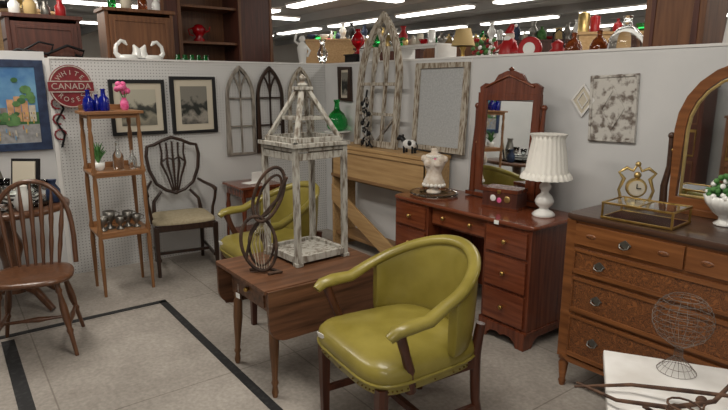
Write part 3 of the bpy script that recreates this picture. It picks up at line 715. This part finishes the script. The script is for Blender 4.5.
# ---------------------------------------------------------------- white table bottom right
b=B()
b.box((0,0,.585),(.62,.62,.03),marble)
b.box((0,0,.53),(.54,.54,.08),white)
for x in(-1,1):
    for y in(-1,1): b.turned((x*.24,y*.24,.56),(x*.25,y*.25,0),[(0,.03),(.1,.02),(.2,.03),(.6,.022),(.9,.018),(1,.024)],white,10)
ang=math.atan2(.53,.85)
cx=3.89+.31*.85+.31*.53; cy=-1.41+.31*.53-.31*.85
b.done('marble_top_side_table',(cx,cy,0),ang,.004)
b=B()
def wl(prof,n,r,m):
    for j in range(n):
        q2=2*pi*j/n; b.tube([(rr2*cos(q2),rr2*sin(q2),z) for rr2,z in prof],r,m,4)
pr=[(.06,.002),(.045,.02),(.014,.05),(.012,.085),(.04,.105),(.072,.13),(.09,.165),(.092,.20),(.078,.235),(.05,.262)]
wl(pr,18,.0007,wire)
for rr2,z in pr+[(.083,.148),(.092,.183),(.086,.218),(.066,.25)]: b.tube([(rr2*cos(2*pi*j/20),rr2*sin(2*pi*j/20),z) for j in range(20)],.0010,wire,4,True)
b.done('wire_basket',(4.125,-1.36,.601),0,0)
b=B()
b.tube([(-.25,-.05,.012),(-.12,-.12,.03),(.02,-.10,.045),(.12,-.02,.06),(.16,.08,.09),(.14,.16,.16),(.16,.2,.24)],[.004,.006,.008,.007,.006,.005,.004],rust,8)
b.tube([(-.25,-.08,.012),(-.1,.0,.03),(.05,.02,.05),(.16,.0,.08),(.24,.05,.10)],[.004,.006,.007,.006,.004],rust,8)
b.tube([(-.05,-.09,.02),(.12,-.18,.012),(.2,-.2,.02)],.006,rust,8)
b.ball((.09,-.03,.055),.016,rust)
b.done('rusty_iron_tongs',(4.20,-1.59,.600),math.radians(18),0)
b=B(); b.tube([(.042*cos(i*.5),.005+.042+.042*sin(i*.5)*1.0,.0+i*.0016) for i in range(90)],.003,rust,6)
b.done('coil_spring',(4.33,-1.84,.603),0,0)

# ---------------------------------------------------------------- merchandise behind partitions
b=B(); b.bx(-.75,-.20,-2.9,.35,0,1.68,redw); b.bx(-.77,-.19,-2.92,.37,1.68,1.71,redw); b.done('back_display_counter',bev=.003)
b=B(); b.bx(.2,7,.10,.62,0,1.66,white); b.bx(.19,7,.09,.63,1.66,1.70,white); b.done('white_display_counter',bev=.003)
Z=1.711
def cab(name,x0,x1,y0,y1,z0,z1,m,shelves=2,door=True):
    b=B(); t=.03
    b.bx(x0,x1,y0,y0+t,z0,z1,m); b.bx(x0,x1,y1-t,y1,z0,z1,m); b.bx(x0,x0+t*.5,y0,y1,z0,z1,m); b.bx(x0-.01,x1+.02,y0-.02,y1+.02,z1,z1+.03,m); b.bx(x0,x1,y0,y1,z0,z0+t,m)
    for i in range(shelves): 
        z=z0+(z1-z0)*(i+1)/(shelves+1); b.bx(x0,x1-.01,y0,y1,z,z+.018,m)
    if door: b.bx(x1,x1+.015,y0+t,y1-t,z0+t,z1-t,m); b.bar([(x1+.018,y0+.07,z0+.07),(x1+.018,y1-.07,z0+.07),(x1+.018,y1-.07,z1-.07),(x1+.018,y0+.07,z1-.07)],.02,.008,m,(1,0,0),True)
    return b.done(name,bev=.003)
cab('wooden_wall_cupboard',-.70,-.42,-2.02,-1.44,Z,2.16,brw,1)
cab('red_wood_chest',-.72,-.40,-2.75,-2.22,Z,2.06,redw,1)
b=B()
b.bx(-1.25,-.82,-1.42,-1.22,0,3.0,redw); b.bx(-1.25,-.82,-.62,-.22,0,3.0,redw)
for z in(1.95,2.3,2.7): b.bx(-1.2,-.86,-1.22,-.62,z,z+.025,brw)
b.bx(-1.25,-1.2,-1.22,-.62,0,3,brw); b.bx(-1.2,-.86,-1.22,-.62,0,.1,brw)
for y0,y1 in((-1.40,-1.24),(-.60,-.24)): b.bar([(-.815,y0,1.75),(-.815,y1,1.75),(-.815,y1,2.9),(-.815,y0,2.9)],.02,.01,brw,(1,0,0),True)
b.done('tall_china_cabinet',bev=.004)
b=B(); b.lathe([(.05,0),(.06,.02),(.03,.05),(.06,.09),(.07,.13),(.04,.17),(.001,.18)],rglass,(0,0,0),18); b.tube([(0,.06,.1),(0,.11,.12),(0,.12,.16)],[.014,.01,.007],rglass,6); b.tube([(0,-.06,.14),(0,-.11,.12),(0,-.1,.07),(0,-.06,.06)],.007,rglass,6); b.done('red_glass_teapot',(-1.0,-.98,1.976),0,0)
b=B()
for i in range(5): b.lathe([(.028,0),(.032,.01),(.03,.06),(.018,.075),(.022,.095),(.016,.10)],gglass,(0,i*.065,0),14)
b.done('green_glass_jars',(-.33,-1.45,Z),0,0)
b=B()
for s in(-1,1):
    b.pad((0,s*.10,.05),.07,.085,[(.4,-.05),(.9,-.03),(1,.0),(.9,.03),(.7,.035)],milk,2.4)
    b.tube([(0,s*.16,.05),(0,s*.20,.10),(0,s*.19,.16),(0,s*.15,.20),(0,s*.12,.19),(0,s*.10,.165)],[.03,.02,.016,.016,.018,.006],milk,8)
    b.tube([(0,s*.03,.06),(0,s*.02,.12),(0,s*.05,.17)],[.05,.04,.008],milk,8)
b.done('white_swan_planter',(-.33,-1.78,Z),0,0)
b=B(); b.tube([(0,-.5,.012),(0,-.35,.10),(0,-.15,.07),(0,.0,.14),(0,.12,.10),(0,.1,.05),(0,.05,.07)],.012,iron,6); b.tube([(0,-.3,.10),(0,-.2,.16),(0,-.1,.14),(0,-.12,.09)],.009,iron,6); b.tube([(0,-.45,.012),(0,-.45,.04),(0,-.42,.06)],.01,iron,6);b.tube([(0,-.15,.07),(0,-.1,.012),(0,.1,.012)],.01,iron,6);b.done('iron_scroll_bracket',(-.3,-2.35,Z+.001),0,0)
b=B()
for i,(y,m,s) in enumerate(((-2.66,milk,.7),(-2.55,tan,.8),(-2.44,pewter,.6),(-2.33,red,.7),(-1.92,gglass,.6),(-1.80,creamm,.8),(-1.66,brglass,.7),(-1.54,milk,.6))):
    zz0=2.091 if y<-2.2 else 2.191
    b.lathe([(r*s,zz0+z*s) for r,z in [(.05,0),(.06,.03),(.06,.12),(.03,.16),(.035,.2),(.001,.2)]],m,(-.56,y,0),16)
b.done('cabinet_top_vases',bev=0)
vase=[(.04,0),(.05,.02),(.03,.05),(.05,.10),(.06,.16),(.03,.22),(.025,.27),(.04,.30),(.036,.30)]
def vobj(name,loc,prof,m,s=1,**k):
    b=B(); b.lathe([(r*s,z*s) for r,z in prof],m,**k); return b.done(name,loc,0,0)
b=B(); b.lathe([(.05,0),(.055,.02),(.035,.06),(.045,.12),(.055,.2),(.04,.25),(.02,.27)],milk,n=20); b.ball((0,0,.30),.035,milk); b.tube([(.03,0,.24),(.08,0,.18),(.05,0,.12)],.014,milk,8); b.tube([(-.03,0,.24),(-.08,0,.28),(-.06,0,.36)],.014,milk,8); b.done('white_porcelain_figurine',(-.40,-.10,Z),.8,0)
vobj('clear_glass_vase',(-.35,.12,Z),vase,glass,1,n=20); 
Zr=1.701
b=B(); b.bx(-.55,.55,-.12,.12,.17,.19,white); b.bx(-.55,.55,-.12,.12,0,.02,white)
for x in(-.54,0,.54): b.bx(x-.012,x+.012,-.12,.12,0,.18,white)
b.done('white_riser_shelf',(.76,.32,Zr),0,.002)
b=B()
for i in range(13):
    x=-.45+i*.075+random.uniform(-.01,.01); m=random.choice([milk,rglass,glass,pewter,gglass,milk,gold,creamm]); s=random.uniform(.35,.7)
    b.lathe([(r*s*1.1,z*s) for r,z in random.choice([vase,[(.05,0),(.06,.03),(.06,.12),(.03,.16),(.001,.17)],[(.03,0),(.07,.05),(.09,.10),(.085,.10),(.001,.05)],[(.05,0),(.05,.2),(.045,.2)]])],m,(x,random.uniform(-.07,.07),0),16)
b.done('shelf_knick_knacks',(.76,.32,Zr+.191),0,0)
b=B(); 
b.lathe([(.04,0),(.05,.01),(.02,.03),(.02,.06),(.06,.10),(.075,.14),(.05,.19),(.02,.22),(.03,.25),(.026,.25)],rglass,n=20); b.done('red_glass_decanter',(.02,.32,Zr+.15),0,0)
b=B(); b.bx(-.10,.10,-.1,.1,0,.145,blackp); b.bx(-.11,.11,-.11,.11,.137,.149,blackp); b.done('black_display_stand',(.02,.32,Zr),0,.002)
b=B(); b.lathe([(.05,0),(.05,.02),(.015,.03),(.015,.12),(.03,.15),(.012,.18)],brass,n=16); b.lathe([(.10,.16),(.06,.30),(.055,.30),(.095,.16)],tan,n=20); b.done('small_table_lamp',(1.48,.34,Zr),0,0)
b=B(); b.lathe([(.07,0),(.085,.03),(.075,.10),(.05,.17),(.03,.19)],red,n=18); b.lathe([(.087,.0),(.09,.015),(.087,.03)],milk,n=18); b.ball((0,0,.205),.038,lace); b.pad((0,-.028,.185),.03,.02,[(.3,-.04),(.9,-.01),(1,.01),(.6,.02)],milk,2.2); b.tube([(0,0,.225),(0,0,.245),(.02,0,.28),(.05,0,.285)],[.04,.03,.018,.006],red,10); b.ball((.055,0,.28),.013,milk); b.tube([(-.05,0,.15),(-.10,-.02,.12),(-.11,-.03,.17)],.018,red,8); b.tube([(.05,0,.15),(.09,-.03,.10),(.06,-.06,.09)],.018,red,8); b.done('santa_figurine',(1.98,.32,Zr),0,0)
b=B()
for i in range(60):
    q2=random.random()*6.28; r=.10*random.random()**.5; z=.06+.14*random.random(); b.ball((r*cos(q2),r*sin(q2),z),.016,random.choice([leaf,leaf,red,milk]),8)
b.lathe([(.05,0),(.07,.06),(.06,.06)],red,n=16); b.done('poinsettia_arrangement',(1.72,.34,Zr),0,0)
b=B(); b.M=Matrix.Translation((0,0,.10))@Matrix.Rotation(pi/2,4,'X'); b.lathe([(.075,-.02),(.085,-.015),(.085,.015),(.075,.02)],red,n=28); b.lathe([(.045,.015),(.045,.024)],milk,n=24); b.M=Matrix(); b.box((0,0,.008),(.12,.05,.014),blackp); b.done('red_round_tin_clock',(2.22,.26,Zr),.3,0)
b=B(); b.lathe([(.055,0),(.06,.01),(.06,.08),(.04,.10),(.05,.13),(.02,.15),(.001,.16)],red,n=20); b.tube([(-.05,0,.1),(-.045,0,.2),(0,0,.23),(.045,0,.2),(.05,0,.1)],.005,iron,6); b.done('red_lantern',(2.385,.36,Zr),0,0)
jug=[(.055,0),(.062,.01),(.062,.10),(.045,.14),(.018,.165),(.016,.19),(.02,.195),(.02,.205),(.012,.205)]
for x,s,yy in((2.53,.95,.33),(2.72,.95,.33),(2.62,.6,.22)):
    vobj('amber_glass_jug',(x,yy,Zr),jug,brglass,s,n=24)
vobj('glass_demijohn',(2.91,.32,Zr),[(.07,0),(.10,.02),(.11,.08),(.10,.14),(.06,.19),(.028,.21),(.025,.25),(.032,.255),(.03,.27),(.02,.27)],glass,1.0,n=32)
b=B(); b.bx(-.17,.17,-.14,.14,0,.7,brw); b.bx(-.19,.19,-.16,.16,.7,.73,brw); b.bar(rect(-.12,.12,.05,.62,-.143),.02,.008,redw,(0,1,0),True); b.ball((.10,-.15,.33),.014,brass); b.done('small_brown_cupboard',(3.24,.36,Zr),0,.003)
b=B()
for x in(-.08,.10): b.box((x,0,.5),(.03,.03,1.0),white,(0,.08,0))
for i in range(5): b.box((.03,0,.12+i*.2),(.2,.02,.035),white)
b.done('white_ladder',(3.60,.34,Zr),0,.002)
random.seed(11)
for k2,(x,y,w,hh,an) in enumerate(((-4.2,3.2,1.6,2.35,40),(-6.5,5.2,2.2,2.5,40),(-3.2,5.0,1.6,2.3,40),(-2.0,2.4,1.0,2.05,40),(-4.8,-.2,1.8,2.5,40),(-3.8,-2.6,1.6,2.4,40),(-1.0,4.5,1.6,2.2,40),(1.5,3.4,1.6,2.1,40),(.8,-6.2,1.2,1.5,0),(2.4,-6.2,1.4,1.1,0),(4.4,-6.2,1.6,1.7,0))):
    b=B(); m=random.choice([brw,redw,white,oak]) if k2<8 else [redw,brw,darkw][k2-8]; R=Matrix.Rotation(math.radians(an),4,'Z'); b.M=R
    b.bx(-w/2,w/2,-.2,.2,0,hh,m); b.bx(-w/2-.02,w/2+.02,-.22,.22,hh,hh+.03,m)
    for i in range(int(w/.13)):
        xx=-w/2+.06+i*.13; s=random.uniform(.5,1.1); mm=random.choice([red,milk,gglass,pewter,gold,creamm,leaf,bluef,tan,blackp,milk])
        b.lathe([(r*s*1.2,z*s) for r,z in random.choice([vase,jug,[(.05,0),(.05,.2),(.001,.22)],[(.03,0),(.07,.05),(.09,.10),(.001,.11)]])],mm,(xx,random.uniform(-.1,.1),hh+.03),12)
    for r0 in range(3 if k2>=8 else 0): b.bar([(-w/2+.06,.205,.1+r0*.45),(w/2-.06,.205,.1+r0*.45),(w/2-.06,.205,.45+r0*.45),(-w/2+.06,.205,.45+r0*.45)],.02,.02,brass if r0==1 else brw,(0,1,0),True) if hh>.5+r0*.45 else None
    b.done('distant_booth_cabinet',(x,y,0),0,0)

# ---------------------------------------------------------------- light
def area(loc,sx,sy,e,col=(1,.935,.84)):
    l=bpy.data.lights.new('ceiling_light','AREA'); l.shape='RECTANGLE'; l.size=sx; l.size_y=sy; l.energy=e; l.color=col
    o=bpy.data.objects.new('ceiling_light',l); S.collection.objects.link(o); o.location=loc
for l,e in(((.5,-3.2),60),((3.6,-2.2),62),((2.6,1.6),52),((6,-4.5),56),((-2.5,-1),56)): area((*l,3.1),2.4,.5,e)
for l in((-6,4),(-6,-4),(0,7)): area((*l,3.1),4,1,140)
w=bpy.data.worlds.new('world'); S.world=w; w.use_nodes=True
w.node_tree.nodes['Background'].inputs[0].default_value=(.90,.88,.85,1); w.node_tree.nodes['Background'].inputs[1].default_value=.45
S.view_settings.view_transform='Standard'; S.view_settings.exposure=0
c=bpy.data.cameras.new('camera'); c.lens=27.69; c.sensor_width=36; co=bpy.data.objects.new('camera',c); S.collection.objects.link(co)
co.location=(4.878,-3.246,1.55); co.rotation_euler=(math.radians(77.8),0,math.radians(53.13)); S.camera=co
c.clip_start=.05
